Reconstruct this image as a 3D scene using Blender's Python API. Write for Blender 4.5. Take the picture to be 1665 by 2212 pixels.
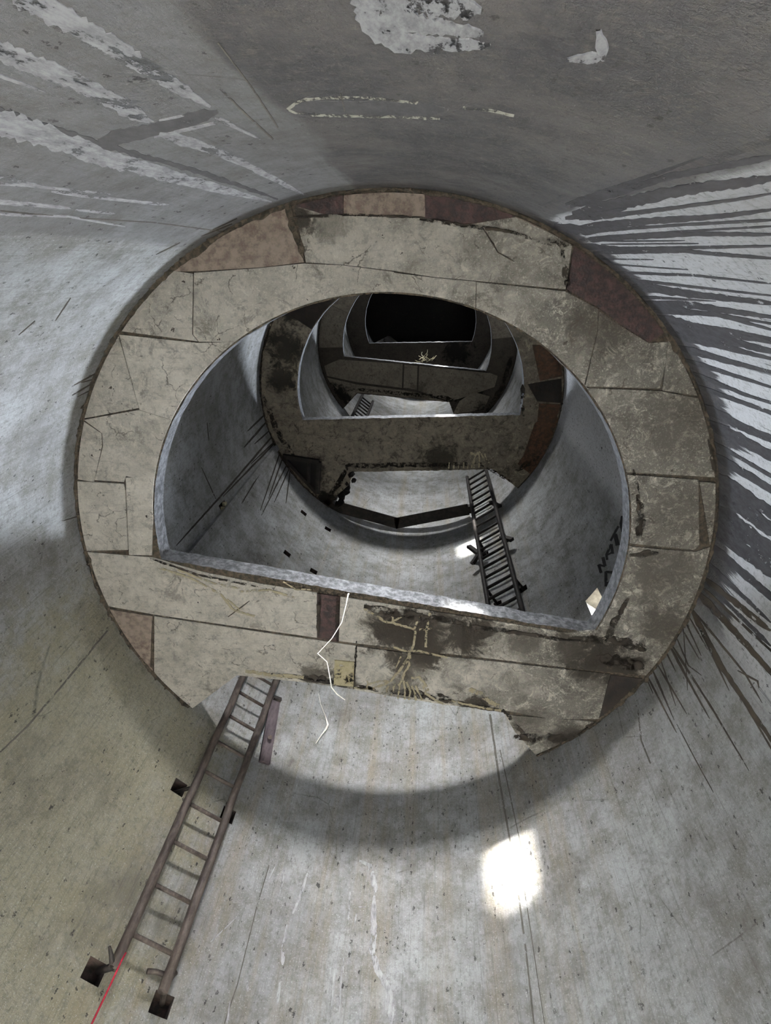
import bpy, bmesh, math, random
from mathutils import Vector, Matrix, noise
from mathutils.geometry import tessellate_polygon
random.seed(7)
for o in list(bpy.data.objects): bpy.data.objects.remove(o, do_unlink=True)
S = bpy.context.scene
COL = S.collection
RAD, COS, SIN = math.radians, math.cos, math.sin

# ------------------------------------------------------------------ camera
R = 2.4                      # inner radius of the shaft in metres
FLOOR = -0.464               # floor level, in radii, relative to the camera
F_PX, VPX, VPY = 1336.6, 930.1, 551.1      # focal length and zenith point in the 1665x2212 frame
CAM = Vector((-0.140, 0.838, 0.0))         # camera in radii from the shaft axis
H1, STEP = 1.767, 2.303                    # underside of first platform, storey height (radii)
THK = 0.072
d_ = Vector((VPX-832.5, -(VPY-1106), -F_PX)).normalized()
yv = Vector((0, 1, 0)); yv = (yv - d_*yv.dot(d_)).normalized()
xv = yv.cross(d_)
def W(x, y, z): return Vector((x*R, y*R, (z-FLOOR)*R))
def P(r, deg, z): return W(r*COS(RAD(deg)), r*SIN(RAD(deg)), z)
cam = bpy.data.cameras.new('camera'); camo = bpy.data.objects.new('camera', cam); COL.objects.link(camo)
cam.sensor_fit = 'HORIZONTAL'; cam.sensor_width = 36; cam.lens = 36*F_PX/1665; cam.clip_start = 0.02
m3 = Matrix((xv, yv, d_))
camo.matrix_world = Matrix.Translation(W(*CAM)) @ m3.to_4x4()
S.camera = camo
def _ray(px, py):
    c = Vector((px-832.5, -(py-1106), -F_PX))
    return Vector((xv.dot(c), yv.dot(c), d_.dot(c)))
def wall_at(px, py, r=1.0):          # -> (deg, z) on the shaft wall seen at that point of the photograph
    d = _ray(px, py); a = d.x**2+d.y**2; b = 2*(CAM.x*d.x+CAM.y*d.y); c = CAM.x**2+CAM.y**2-r*r
    t = (-b+math.sqrt(b*b-4*a*c))/(2*a); q = CAM+d*t
    return math.degrees(math.atan2(q.y, q.x)), q.z
def plane_at(px, py, h):             # -> (x, y) on a horizontal plane
    d = _ray(px, py); q = CAM+d*(h/d.z); return q.x, q.y

# ------------------------------------------------------------------ world, sun, exposure
S.view_settings.view_transform = 'Standard'; S.view_settings.look = 'None'
S.view_settings.gamma = 1; S.view_settings.use_curve_mapping = False
S.view_settings.exposure = 0.0
wd = bpy.data.worlds.new('daylight_sky'); S.world = wd; wd.use_nodes = True
wd.node_tree.nodes['Background'].inputs[0].default_value = (0.80, 0.90, 1.0, 1)
wd.node_tree.nodes['Background'].inputs[1].default_value = 4.0
SUN_POWER, SKY_POWER, SPREAD, TILT, GROUND_BOOST = 80.0, 122.0, 84, .55, 19.0   # last value: added boost on ground-floor window lamps to brighten the lowest platform
sl = bpy.data.lights.new('sun', 'SUN'); sl.energy = SUN_POWER; sl.angle = RAD(3.0); sl.color = (1, .97, .9)
so = bpy.data.objects.new('sun', sl); COL.objects.link(so)
so.rotation_euler = Vector((-0.2, -1.0, -0.46)).to_track_quat('-Z', 'Y').to_euler()
so.location = W(0, 3, 6)
# daylight standing in the window openings: centre angle, angular width, relative strength
WINZ0, WINZ1 = 2.16, 2.405
WINDOWS = [(90.0, 6.2, 1.35), (-146.9, 4.6, 1.3), (-29.3, 4.6, 0.6)]
WT = 0.072                    # wall thickness (radii)
for k in range(-1, 5):
    for a, w, s in WINDOWS:
        L = bpy.data.lights.new('window_daylight', 'AREA'); L.shape = 'RECTANGLE'
        L.size = 2*math.tan(RAD(w/2))*R; L.size_y = (WINZ1-WINZ0)*R
        L.energy = SKY_POWER*s*(GROUND_BOOST if k < 0 else 1); L.color = (0.98, 0.98, 0.97) if a > 0 else (0.84, 0.91, 1.0)
        o = bpy.data.objects.new('window_daylight', L); COL.objects.link(o)
        L.spread = RAD(SPREAD)      # the sky stands above the horizon: its light enters downwards
        o.location = P(1+WT+.062, a, (WINZ0+WINZ1)/2+k*STEP)
        o.rotation_euler = Vector((-COS(RAD(a)), -SIN(RAD(a)), -TILT)).to_track_quat('-Z', 'Y').to_euler()

# ------------------------------------------------------------------ node helpers
def lin(c):
    return tuple(((v/255)/12.92 if v/255 <= .04045 else ((v/255+.055)/1.055)**2.4) for v in c)+(1,)
class N:
    def __init__(s, name):
        s.m = bpy.data.materials.new(name); s.m.use_nodes = True; s.t = s.m.node_tree
        s.b = s.t.nodes['Principled BSDF']; s.b.inputs['Specular IOR Level'].default_value = 0.25
        s.co = s.t.nodes.new('ShaderNodeTexCoord').outputs['Object']
    def n(s, ty, **kw):
        nd = s.t.nodes.new(ty)
        for k, v in kw.items(): setattr(nd, k, v)
        return nd
    def put(s, sock, v):
        if hasattr(v, 'is_linked') or hasattr(v, 'links'): s.t.links.new(v, sock)
        else: sock.default_value = v
    def math(s, op, a, b=0.0, c=0.0, clamp=False):
        nd = s.n('ShaderNodeMath', operation=op, use_clamp=clamp)
        s.put(nd.inputs[0], a); s.put(nd.inputs[1], b); s.put(nd.inputs[2], c); return nd.outputs[0]
    def vec(s, scale=(1, 1, 1), loc=(0, 0, 0)):
        nd = s.n('ShaderNodeMapping'); s.t.links.new(s.co, nd.inputs[0])
        nd.inputs['Scale'].default_value = scale; nd.inputs['Location'].default_value = loc; return nd.outputs[0]
    def noise(s, scale, detail=5, rough=.6, st=(1, 1, 1), loc=(0, 0, 0), dist=0):
        nd = s.n('ShaderNodeTexNoise'); s.t.links.new(s.vec(st, loc), nd.inputs['Vector'])
        nd.inputs['Scale'].default_value = scale; nd.inputs['Detail'].default_value = detail
        nd.inputs['Roughness'].default_value = rough; nd.inputs['Distortion'].default_value = dist
        return nd.outputs['Fac']
    def voro(s, scale, st=(1, 1, 1), feature='F1', out='Distance', rnd=1.0):
        nd = s.n('ShaderNodeTexVoronoi', feature=feature); s.t.links.new(s.vec(st), nd.inputs['Vector'])
        nd.inputs['Scale'].default_value = scale; nd.inputs['Randomness'].default_value = rnd
        return nd.outputs[out]
    def step(s, v, lo, hi, a=0.0, b=1.0):
        nd = s.n('ShaderNodeMapRange', interpolation_type='SMOOTHSTEP')
        s.put(nd.inputs[0], v); nd.inputs[1].default_value = lo; nd.inputs[2].default_value = hi
        nd.inputs[3].default_value = a; nd.inputs[4].default_value = b; return nd.outputs[0]
    def mix(s, f, a, b, mode='MIX'):
        nd = s.n('ShaderNodeMix', data_type='RGBA', blend_type=mode)
        s.put(nd.inputs[0], f); s.put(nd.inputs[6], a); s.put(nd.inputs[7], b); return nd.outputs[2]
    def xyz(s):
        nd = s.n('ShaderNodeSeparateXYZ'); s.t.links.new(s.co, nd.inputs[0]); return nd.outputs
    def bump(s, h, strength=.5, dist=.01, prev=None):
        nd = s.n('ShaderNodeBump'); s.put(nd.inputs['Height'], h)
        nd.inputs['Strength'].default_value = strength; nd.inputs['Distance'].default_value = dist
        if prev is not None: s.t.links.new(prev, nd.inputs['Normal'])
        return nd.outputs[0]
    def done(s, col, rough=.85, nor=None, metal=0.0):
        s.put(s.b.inputs['Base Color'], col); s.put(s.b.inputs['Roughness'], rough); s.put(s.b.inputs['Metallic'], metal)
        if nor is not None: s.t.links.new(nor, s.b.inputs['Normal'])
        return s.m
    def specks(s, scale, size, keep, st=(1, 1, 1)):
        nd = s.n('ShaderNodeTexVoronoi'); nd.inputs['Scale'].default_value = scale
        wn = s.n('ShaderNodeTexNoise'); s.t.links.new(s.co, wn.inputs['Vector']); wn.inputs['Scale'].default_value = scale*2.2; wn.inputs['Detail'].default_value = 4
        ws = s.n('ShaderNodeVectorMath', operation='MULTIPLY_ADD'); s.t.links.new(wn.outputs['Color'], ws.inputs[0]); ws.inputs[1].default_value = (1.1/scale,)*3; s.t.links.new(s.vec(st), ws.inputs[2])
        s.t.links.new(ws.outputs[0], nd.inputs['Vector'])
        sep = s.n('ShaderNodeSeparateColor'); s.t.links.new(nd.outputs['Color'], sep.inputs[0])
        rim = s.math('MULTIPLY', sep.outputs[1], size)
        inside = s.step(s.math('SUBTRACT', rim, nd.outputs['Distance']), 0.0, 0.03)
        return s.math('MULTIPLY', inside, s.math('LESS_THAN', sep.outputs[0], keep))

# ------------------------------------------------------------------ materials
def wall_material():
    k = N('wall_concrete'); x, y, z = k.xyz()
    big = k.noise(0.9, 4); mid = k.noise(4, 7, .72); fine = k.noise(34, 5, .75); grit = k.noise(110, 3, .7)
    streak = k.noise(7, 6, .65, st=(1, 1, .05)); hair = k.noise(55, 6, .75, st=(1, 1, .02)); brush = k.noise(90, 4, .75, st=(1, 1, .07))
    def facing(deg): return k.math('MULTIPLY', k.math('ADD', k.math('MULTIPLY', x, COS(RAD(deg))), k.math('MULTIPLY', y, SIN(RAD(deg)))), 1/R)
    col = k.mix(k.step(big, .35, .65), lin((132, 133, 135)), lin((154, 156, 159)))
    col = k.mix(k.step(mid, .38, .68, 0, .8), col, lin((104, 103, 97)))
    front = k.step(facing(-90), .55, .85)
    # greenish tan grime on the lower left of the shaft
    tan = k.math('MULTIPLY', k.step(k.math('ADD', facing(-30), k.math('MULTIPLY', mid, .25)), .97, 1.10), k.step(z, (1.85-FLOOR)*R, (1.7-FLOOR)*R))
    col = k.mix(k.math('MULTIPLY', tan, .75), col, lin((138, 133, 110)))
    # rusty run-off film on the front wall
    col = k.mix(k.math('MULTIPLY', k.math('MULTIPLY', front, k.step(streak, .45, .7)), .5), col, lin((124, 112, 90)))
    col = k.mix(k.math('MULTIPLY', k.step(hair, .52, .70), .46), col, lin((70, 68, 62)))
    col = k.mix(k.step(grit, .56, .7, 0, .5), col, lin((190, 191, 191)))
    cloud = k.noise(2.2, 8, .74, st=(1, 1, .6), loc=(5, 1, 7))
    col = k.mix(k.step(cloud, .50, .68, 0, .5), col, lin((74, 72, 66)))
    col = k.mix(k.step(k.noise(13, 8, .8, loc=(1, 8, 2)), .55, .66, 0, .45), col, lin((80, 78, 74)))
    mould = k.math('MULTIPLY', k.step(facing(-38), .86, .97), k.step(k.noise(1.5, 8, .72, loc=(2, 2, 9)), .55, .70))
    col = k.mix(k.math('MULTIPLY', mould, .7), col, lin((58, 55, 46)))
    white = k.step(k.math('ADD', facing(152), k.math('MULTIPLY', k.math('SUBTRACT', mid, .5), .1)), .72, .80)
    col = k.mix(k.math('MULTIPLY', white, .8), col, lin((206, 207, 210)))
    # tar: a ragged fringe under the rim and fine runs below it on the right-hand side
    near = k.step(k.math('ADD', z, k.math('MULTIPLY', k.math('SUBTRACT', k.noise(9, 6, .7, st=(1, 1, .04)), .5), 1.1)), (1.60-FLOOR)*R, (1.64-FLOOR)*R)
    below = k.math('MULTIPLY', white, k.step(z, (H1-FLOOR)*R, (H1-FLOOR)*R+.01, 1, 0))
    lines = k.step(k.noise(17, 5, .7, st=(1, 1, .025), loc=(3, 3, 0)), .60, .625)
    col = k.mix(k.math('MULTIPLY', below, k.math('MAXIMUM', near, k.math('MULTIPLY', lines, .85))), col, lin((58, 58, 62)))
    # dark coat on the side behind the viewer, worn through along its edges
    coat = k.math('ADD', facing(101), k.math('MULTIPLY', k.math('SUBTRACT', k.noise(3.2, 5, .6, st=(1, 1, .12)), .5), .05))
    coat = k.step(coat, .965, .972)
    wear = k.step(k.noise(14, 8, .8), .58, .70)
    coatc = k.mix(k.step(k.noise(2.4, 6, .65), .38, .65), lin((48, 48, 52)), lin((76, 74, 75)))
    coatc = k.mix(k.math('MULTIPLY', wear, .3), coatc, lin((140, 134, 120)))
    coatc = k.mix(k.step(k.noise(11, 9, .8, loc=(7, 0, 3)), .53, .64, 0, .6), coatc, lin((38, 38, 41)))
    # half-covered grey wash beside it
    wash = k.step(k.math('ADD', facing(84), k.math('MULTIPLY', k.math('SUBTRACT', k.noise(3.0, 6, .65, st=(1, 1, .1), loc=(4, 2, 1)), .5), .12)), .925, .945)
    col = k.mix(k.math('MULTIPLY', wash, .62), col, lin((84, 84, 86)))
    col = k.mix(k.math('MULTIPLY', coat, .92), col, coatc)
    col = k.mix(k.math('MULTIPLY', k.step(brush, .50, .70), .36), col, lin((82, 81, 78)))
    col = k.mix(k.step(fine, .48, .68, 0, .5), col, lin((92, 90, 86)))
    sp = k.math('MAXIMUM', k.math('MAXIMUM', k.specks(7, .11, .30, (1, 1, .6)), k.specks(19, .24, .22, (1, 1, .5))), k.specks(40, .34, .34, (1, 1, .45)))
    col = k.mix(k.math('MULTIPLY', sp, k.step(mid, .36, .56, .0, .85)), col, lin((36, 35, 36)))
    cr = k.voro(1.3, (1, 1, .5), 'DISTANCE_TO_EDGE'); crk = k.math('MULTIPLY', k.step(cr, .0, .005, 1, 0), k.step(k.noise(2.5, 3), .55, .65))
    col = k.mix(k.math('MULTIPLY', crk, .6), col, lin((62, 60, 55)))
    h = k.math('ADD', k.math('ADD', k.math('MULTIPLY', mid, .6), k.math('MULTIPLY', fine, .3)), k.math('MULTIPLY', grit, .12))
    nor = k.bump(h, .8, .035)
    return k.done(col, k.step(mid, .3, .7, .6, .85), nor)

def slab_material(name, light, dark, stains=(), dirt=.5, moss=0, seed=0, side=0.0, mott=.4):
    k = N(name); x, y, z = k.xyz()
    mid = k.noise(3.2, 6, .65, loc=(seed, 0, 0)); fine = k.noise(22, 6, .75); grit = k.noise(100, 3, .7); blot = k.noise(5, 10, .76, loc=(0, seed, 3), dist=.5)
    grain = k.noise(26, 5, .7, st=(.12, 1, 1), loc=(seed, 1, 2))
    rnd = k.n('ShaderNodeObjectInfo').outputs['Random']
    tint = lambda f: lin(tuple(min(255, int(v*f)) for v in light))
    col = k.mix(k.step(mid, .35, .68), tint(1.04), tint(.88))
    col = k.mix(k.math('MULTIPLY', k.math('SUBTRACT', rnd, .5), .6, clamp=True), col, tint(1.15))
    col = k.mix(k.math('MULTIPLY', k.math('SUBTRACT', .5, rnd), .6, clamp=True), col, tint(.74))
    # damp, mottled half of the underside
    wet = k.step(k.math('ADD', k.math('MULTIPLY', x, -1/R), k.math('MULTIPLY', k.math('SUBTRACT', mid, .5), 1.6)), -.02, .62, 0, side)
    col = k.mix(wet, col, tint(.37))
    if moss:
        mo = k.step(k.noise(9, 9, .8, loc=(9, seed, 0), dist=.4), .53, .60)
        col = k.mix(k.math('MULTIPLY', mo, k.math('ADD', k.math('MULTIPLY', wet, moss*.75), moss*.25)), col, tint(1.08))
    mt = k.noise(9, 10, .78, loc=(seed, 4, 1), dist=.7)
    mf = k.math('ADD', k.math('MULTIPLY', wet, .35), mott, clamp=True)
    col = k.mix(k.math('MULTIPLY', k.step(mt, .47, .38), mf), col, tint(.50))
    col = k.mix(k.math('MULTIPLY', k.step(mt, .53, .62), mf), col, tint(1.16))
    bl = k.step(k.math('ADD', blot, k.math('MULTIPLY', wet, .07)), .54, .66, 0, dirt)
    col = k.mix(bl, col, lin(dark))
    col = k.mix(k.step(grain, .52, .72, 0, .4), col, tint(.62))
    col = k.mix(k.step(fine, .47, .68, 0, .55), col, tint(.6))
    col = k.mix(k.step(grit, .55, .70, 0, .4), col, tint(1.3))
    for sx, sy, rad, amt in stains:
        dx = k.math('SUBTRACT', x, sx*R); dy = k.math('SUBTRACT', y, sy*R)
        dd = k.math('SQRT', k.math('ADD', k.math('MULTIPLY', dx, dx), k.math('MULTIPLY', dy, dy)))
        dd = k.math('ADD', dd, k.math('MULTIPLY', k.math('SUBTRACT', blot, .5), rad*R*4.2))
        col = k.mix(k.step(dd, rad*R*.55, rad*R*1.35, min(1, amt*1.1), 0), col, lin(dark))
    col = k.mix(k.specks(16, .2, .2), col, lin((46, 40, 34)))
    cn = k.n('ShaderNodeTexVoronoi', feature='DISTANCE_TO_EDGE'); wn = k.n('ShaderNodeTexNoise'); k.t.links.new(k.co, wn.inputs['Vector']); wn.inputs['Scale'].default_value = 3.0; wn.inputs['Detail'].default_value = 6
    ws = k.n('ShaderNodeVectorMath', operation='MULTIPLY_ADD'); k.t.links.new(wn.outputs['Color'], ws.inputs[0]); ws.inputs[1].default_value = (.55,)*3; k.t.links.new(k.co, ws.inputs[2])
    k.t.links.new(ws.outputs[0], cn.inputs['Vector']); cn.inputs['Scale'].default_value = 3.4
    crk = k.math('MULTIPLY', k.step(cn.outputs['Distance'], .0, .02, 1, 0), k.step(k.noise(5.5, 5, .7, loc=(2, 7, seed)), .50, .57))
    col = k.mix(k.math('MULTIPLY', crk, .85), col, lin((50, 43, 36)))
    nor = k.bump(k.math('ADD', k.math('MULTIPLY', blot, .6), k.math('MULTIPLY', fine, .4)), .7, .02)
    return k.done(col, .9, nor)

def simple(name, c1, c2, scale=12, rough=.8, metal=0.0, bump=.4, st=(1, 1, 1)):
    k = N(name); a = k.noise(scale, 6, .7, st=st); f = k.noise(scale*6, 3)
    col = k.mix(k.step(a, .38, .66), lin(c1), lin(c2)); col = k.mix(k.step(f, .5, .8, 0, .4), col, lin(c1))
    return k.done(col, rough, k.bump(a, bump, .01), metal)

def marks_mat(name, c1, c2, keep=.46, scale=30, rough=.85, st=(1, 1, .35)):
    k = N(name); a = k.noise(scale, 7, .75, st=st); b = k.noise(6, 5, .7)
    col = k.mix(k.step(a, .38, .66), lin(c1), lin(c2))
    al = k.step(k.math('ADD', k.math('MULTIPLY', a, .7), k.math('MULTIPLY', b, .5)), keep, keep+.05)
    k.put(k.b.inputs['Alpha'], al)
    return k.done(col, rough)
M = {}
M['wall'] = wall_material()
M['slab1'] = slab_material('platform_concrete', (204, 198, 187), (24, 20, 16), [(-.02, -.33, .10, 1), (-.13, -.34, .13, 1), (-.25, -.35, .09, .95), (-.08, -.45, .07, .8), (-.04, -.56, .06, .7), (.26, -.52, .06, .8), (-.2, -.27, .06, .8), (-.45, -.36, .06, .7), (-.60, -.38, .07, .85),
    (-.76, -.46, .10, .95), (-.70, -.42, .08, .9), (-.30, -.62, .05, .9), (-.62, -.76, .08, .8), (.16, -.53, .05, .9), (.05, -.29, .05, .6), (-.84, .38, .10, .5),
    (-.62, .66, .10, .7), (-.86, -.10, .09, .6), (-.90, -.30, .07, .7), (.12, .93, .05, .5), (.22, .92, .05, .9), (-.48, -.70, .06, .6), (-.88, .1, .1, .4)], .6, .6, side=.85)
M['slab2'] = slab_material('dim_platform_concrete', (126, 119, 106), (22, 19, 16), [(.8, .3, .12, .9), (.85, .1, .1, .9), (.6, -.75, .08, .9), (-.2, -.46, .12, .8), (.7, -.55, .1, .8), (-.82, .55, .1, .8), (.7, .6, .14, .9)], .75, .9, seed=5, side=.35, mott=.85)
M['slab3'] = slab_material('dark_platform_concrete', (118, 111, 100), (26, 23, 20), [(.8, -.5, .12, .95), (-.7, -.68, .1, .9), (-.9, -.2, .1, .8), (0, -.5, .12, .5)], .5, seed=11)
M['slab4'] = slab_material('darker_platform_concrete', (66, 61, 55), (18, 16, 14), [(-.5, -.4, .2, .9)], .6, seed=17)  # darker base tone than the platforms below
M['slab5'] = slab_material('black_platform_concrete', (22, 21, 21), (8, 8, 8), [], .6, seed=23)  # near-black base tone for the topmost platform
M['edge'] = simple('broken_pale_concrete', (58, 59, 62), (104, 106, 110), 22, .85, bump=.45)
M['seam'] = simple('joint_dirt_shade', (16, 14, 12), (74, 66, 56), 34, .95, bump=.9)
M['redbrown'] = simple('red_brown_board', (20, 16, 18), (58, 44, 44), 20, .9, bump=.7)
M['pink'] = simple('pinkish_render', (146, 134, 124), (96, 83, 76), 18, .9, bump=.7)
M['blackbrown'] = simple('blackened_board', (9, 8, 8), (30, 23, 21), 9, .9, bump=.7)
M['rustplate'] = simple('rusty_plate', (34, 25, 20), (74, 52, 38), 16, .85, bump=.5)
M['cream'] = simple('cream_plaster', (150, 142, 116), (176, 168, 140), 12, .9)
M['creamflake'] = marks_mat('flaking_cream_plaster', (168, 158, 126), (190, 180, 150), .52, 14, .9, (1, 1, 1))
M['rust'] = simple('rusty_pipe', (44, 38, 36), (84, 76, 72), 14, .6, .1, .5, (1, 1, .3))
M['darksteel'] = simple('dark_steel', (18, 17, 17), (44, 39, 37), 16, .6, .3)
M['blacktar'] = marks_mat('tar_run', (40, 40, 44), (62, 62, 66), .46)
M['browntar'] = marks_mat('brown_run', (40, 36, 32), (60, 54, 46), .47)
M['limewash'] = marks_mat('lime_run', (126, 126, 129), (166, 166, 168), .51)
M['smear'] = marks_mat('dark_smear', (60, 60, 63), (76, 76, 78), .44)
M['chalk'] = marks_mat('chalk_line', (150, 148, 136), (184, 182, 170), .57)
M['lime'] = marks_mat('lime_deposit', (184, 174, 148), (150, 140, 116), .54, 26, .9, (1, 1, 1))
M['crack'] = marks_mat('crack_dirt', (72, 70, 66), (92, 90, 84), .50)
M['paint'] = marks_mat('black_paint', (24, 24, 24), (44, 43, 42), .47, 24)
M['rope'] = simple('pale_rope', (216, 210, 198), (238, 234, 224), 40, .9)
M['red'] = simple('red_cord', (140, 26, 44), (186, 52, 70), 30, .7)
M['wood'] = simple('weathered_purple_board', (50, 44, 48), (84, 76, 80), 10, .85, st=(1, 1, .2))
M['floor'] = simple('dusty_floor', (180, 173, 158), (206, 199, 184), 5, .9)
M['roof'] = simple('black_roof', (10, 10, 11), (18, 18, 20), 5, .95)
M['pocket'] = simple('socket_lining', (30, 25, 24), (64, 52, 48), 14, .95, bump=.8)  # dark brown tone lining the wall sockets
M['soffit'] = simple('bare_reveal', (104, 98, 88), (128, 122, 110), 12, .9)

# ------------------------------------------------------------------ object helpers
def obj(name, verts, faces, mat, parent=None, smooth=False):
    me = bpy.data.meshes.new(name); me.from_pydata([tuple(v) for v in verts], [], faces); me.update()
    me.materials.append(M[mat] if isinstance(mat, str) else mat)
    if smooth:
        for p in me.polygons: p.use_smooth = True
    o = bpy.data.objects.new(name, me); COL.objects.link(o)
    if parent is not None: o.parent = parent
    return o
def tag(o, label, cat, group=None):
    o['label'] = label; o['category'] = cat
    if group: o['group'] = group
    return o
def empty(name, loc, label, cat, group=None):
    o = bpy.data.objects.new(name, None); COL.objects.link(o); o.location = loc; o.empty_display_size = .1
    bpy.context.view_layer.update() if False else None
    return tag(o, label, cat, group)
def adopt(o, parent):                 # child keeps its world coordinates
    o.parent = parent; o.matrix_parent_inverse = Matrix.Translation(-Vector(parent.location)); return o
def tube(pts, rad, seg=10, v0=None, f0=None, cap=True):
    vs = v0 if v0 is not None else []; fs = f0 if f0 is not None else []
    pts = [Vector(p) for p in pts]; n = len(pts); base = len(vs)
    rr = rad if isinstance(rad, (list, tuple)) else [rad]*n
    up = None
    for i, p in enumerate(pts):
        t = (pts[min(i+1, n-1)]-pts[max(i-1, 0)]).normalized()
        if up is None:
            up = Vector((0, 0, 1)) if abs(t.z) < .9 else Vector((1, 0, 0))
        s = t.cross(up).normalized(); up = s.cross(t).normalized()
        for j in range(seg):
            a = 2*math.pi*j/seg; vs.append(p+(s*COS(a)+up*SIN(a))*rr[i])
    for i in range(n-1):
        for j in range(seg):
            a = base+i*seg+j; b = base+i*seg+(j+1) % seg; fs.append((a, b, b+seg, a+seg))
    if cap:
        fs.append(tuple(base+j for j in range(seg))[::-1]); fs.append(tuple(base+(n-1)*seg+j for j in range(seg)))
    return vs, fs
def box_between(a, b, up, w, h):      # bar from a to b, width w across, height h along up
    a, b = Vector(a), Vector(b); t = (b-a).normalized(); up = (up-t*up.dot(t)).normalized(); s = t.cross(up)
    vs = [p+s*(w/2*i)+up*(h/2*j) for p in (a, b) for i, j in ((-1, -1), (1, -1), (1, 1), (-1, 1))]
    return vs, [(3, 2, 1, 0), (4, 5, 6, 7), (0, 1, 5, 4), (1, 2, 6, 5), (2, 3, 7, 6), (3, 0, 4, 7)]
def densify(pts, step=10):
    out = []
    for (x0, y0), (x1, y1) in zip(pts, pts[1:]):
        n = max(1, int(math.hypot(x1-x0, y1-y0)/step))
        for i in range(n): out.append((x0+(x1-x0)*i/n, y0+(y1-y0)*i/n))
    return out+[pts[-1]]

# ------------------------------------------------------------------ shaft wall with windows and sockets
SOCK = [(-47.8, .907, 2.9, .05), (-58.5, .905, 2.9, .05), (-47.5, 1.465, 2.6, .05), (-58.2, 1.463, 2.6, .05),
        (-45.7, 3.735, 2.6, .045), (-56.9, 3.747, 2.6, .045), (-46.8, 3.156, 2.6, .045), (-57.4, 3.156, 2.6, .045),
        (-128.4, 2.868, 2.6, .05), (-119.5, 2.858, 2.6, .05), (-127.3, 3.482, 2.4, .045), (-118.5, 3.47, 2.4, .045), (-20.6, 2.93, 3.6, .09)]
ZTOP = 13.4
def build_wall():
    rects = []     # a0, a1, z0, z1, through
    for k in range(-1, 5):
        for a, w, s in WINDOWS: rects.append((a-w/2, a+w/2, WINZ0+k*STEP, WINZ1+k*STEP, True))
    for a, z, w, h in SOCK: rects.append((a-w/2, a+w/2, z-h/2, z+h/2, False))
    A = set(round(-180+2.5*i, 3) for i in range(144)); Zs = set(round(FLOOR+(ZTOP-FLOOR)*i/60, 4) for i in range(61))
    for r in rects:
        A |= {round(r[0], 3), round(r[1], 3)}; Zs |= {round(r[2], 4), round(r[3], 4)}
    A = sorted(A); Zs = sorted(Zs); na, nz = len(A), len(Zs); RO = 1+WT
    vs, fs = [], []
    idx = lambda i, j, o: (o*nz+j)*na+(i % na)
    for o in (0, 1):
        for j in range(nz):
            for i in range(na): vs.append(P(RO if o else 1.0, A[i], Zs[j]))
    def inside(i, j):
        a = (A[i]+(A[i+1] if i+1 < na else 180))/2; z = (Zs[j]+Zs[j+1])/2
        for r in rects:
            if r[0] < a < r[1] and r[2] < z < r[3]: return r
        return None
    wv, wf, sv, sf = [], [], [], []
    for i in range(na):
        for j in range(nz-1):
            r = inside(i, j)
            if r is None: fs.append((idx(i+1, j, 0), idx(i, j, 0), idx(i, j+1, 0), idx(i+1, j+1, 0)))
            if r is None or not r[4]: fs.append((idx(i, j, 1), idx(i+1, j, 1), idx(i+1, j+1, 1), idx(i, j+1, 1)))
    for j in (0, nz-1):
        for i in range(na):
            q = (idx(i, j, 0), idx(i+1, j, 0), idx(i+1, j, 1), idx(i, j, 1)); fs.append(q if j else q[::-1])
    w = obj('wall_shaft', vs, fs, 'wall', smooth=True); w['kind'] = 'structure'
    w['label'] = 'round bare concrete shaft wall, stained and streaked'
    for r in rects:                     # reveals and socket linings
        n = 6; ro = RO if r[4] else 1.0-.0+.045
        angs = [r[0]+(r[1]-r[0])*t/n for t in range(n+1)]
        loop = [(a, r[2]) for a in angs]+[(a, r[3]) for a in reversed(angs)]
        v = [P(1.0, *p) for p in loop]+[P(ro, *p) for p in loop]; m = len(loop)
        f = [(t, (t+1) % m, m+(t+1) % m, m+t) for t in range(m)]
        if not r[4]: f.append(tuple(range(2*m-1, m-1, -1)))
        obj('window_reveal' if r[4] else 'socket', v, f, 'soffit' if r[4] else 'pocket', w)
    return w
wall = build_wall()
def disc(name, z0, z1, r, mat):
    n = 96; v = [P(r, 360*i/n, z) for z in (z0, z1) for i in range(n)]
    f = [tuple(range(n))[::-1], tuple(range(n, 2*n))]+[(i, (i+1) % n, n+(i+1) % n, n+i) for i in range(n)]
    o = obj(name, v, f, mat); o['kind'] = 'structure'; return o
disc('floor', FLOOR-.08, FLOOR, 1+WT, 'floor')
disc('ceiling', ZTOP, ZTOP+.1, 1+WT, 'roof')

# ------------------------------------------------------------------ platforms
def rough_path(pts, closed, amp, step, seed, keep=None):
    out = []; n = len(pts)
    for i in range(n if closed else n-1):
        a, b = pts[i], pts[(i+1) % n]; L = math.hypot(b[0]-a[0], b[1]-a[1]); m = max(1, int(L/step))
        for t in range(m):
            x = a[0]+(b[0]-a[0])*t/m; y = a[1]+(b[1]-a[1])*t/m
            k = noise.noise(Vector((x*14, y*14, seed)))*.6+noise.noise(Vector((x*45, y*45, seed+4)))*.5
            nx, ny = (b[1]-a[1])/max(L, 1e-6), -(b[0]-a[0])/max(L, 1e-6)
            out.append((x+nx*k*amp, y+ny*k*amp))
    return out
def arc(r, a0, a1, n): return [(r*COS(RAD(a0+(a1-a0)*i/n)), r*SIN(RAD(a0+(a1-a0)*i/n))) for i in range(n+1)]
RI = 0.745
def line_circle(p, q, r):            # both intersections of line pq with circle r, sorted by angle
    dx, dy = q[0]-p[0], q[1]-p[1]; a = dx*dx+dy*dy; b = 2*(p[0]*dx+p[1]*dy); c = p[0]**2+p[1]**2-r*r
    s = math.sqrt(b*b-4*a*c); return [(p[0]+dx*t, p[1]+dy*t) for t in ((-b-s)/(2*a), (-b+s)/(2*a))]
def ang(p): return math.degrees(math.atan2(p[1], p[0]))
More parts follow.
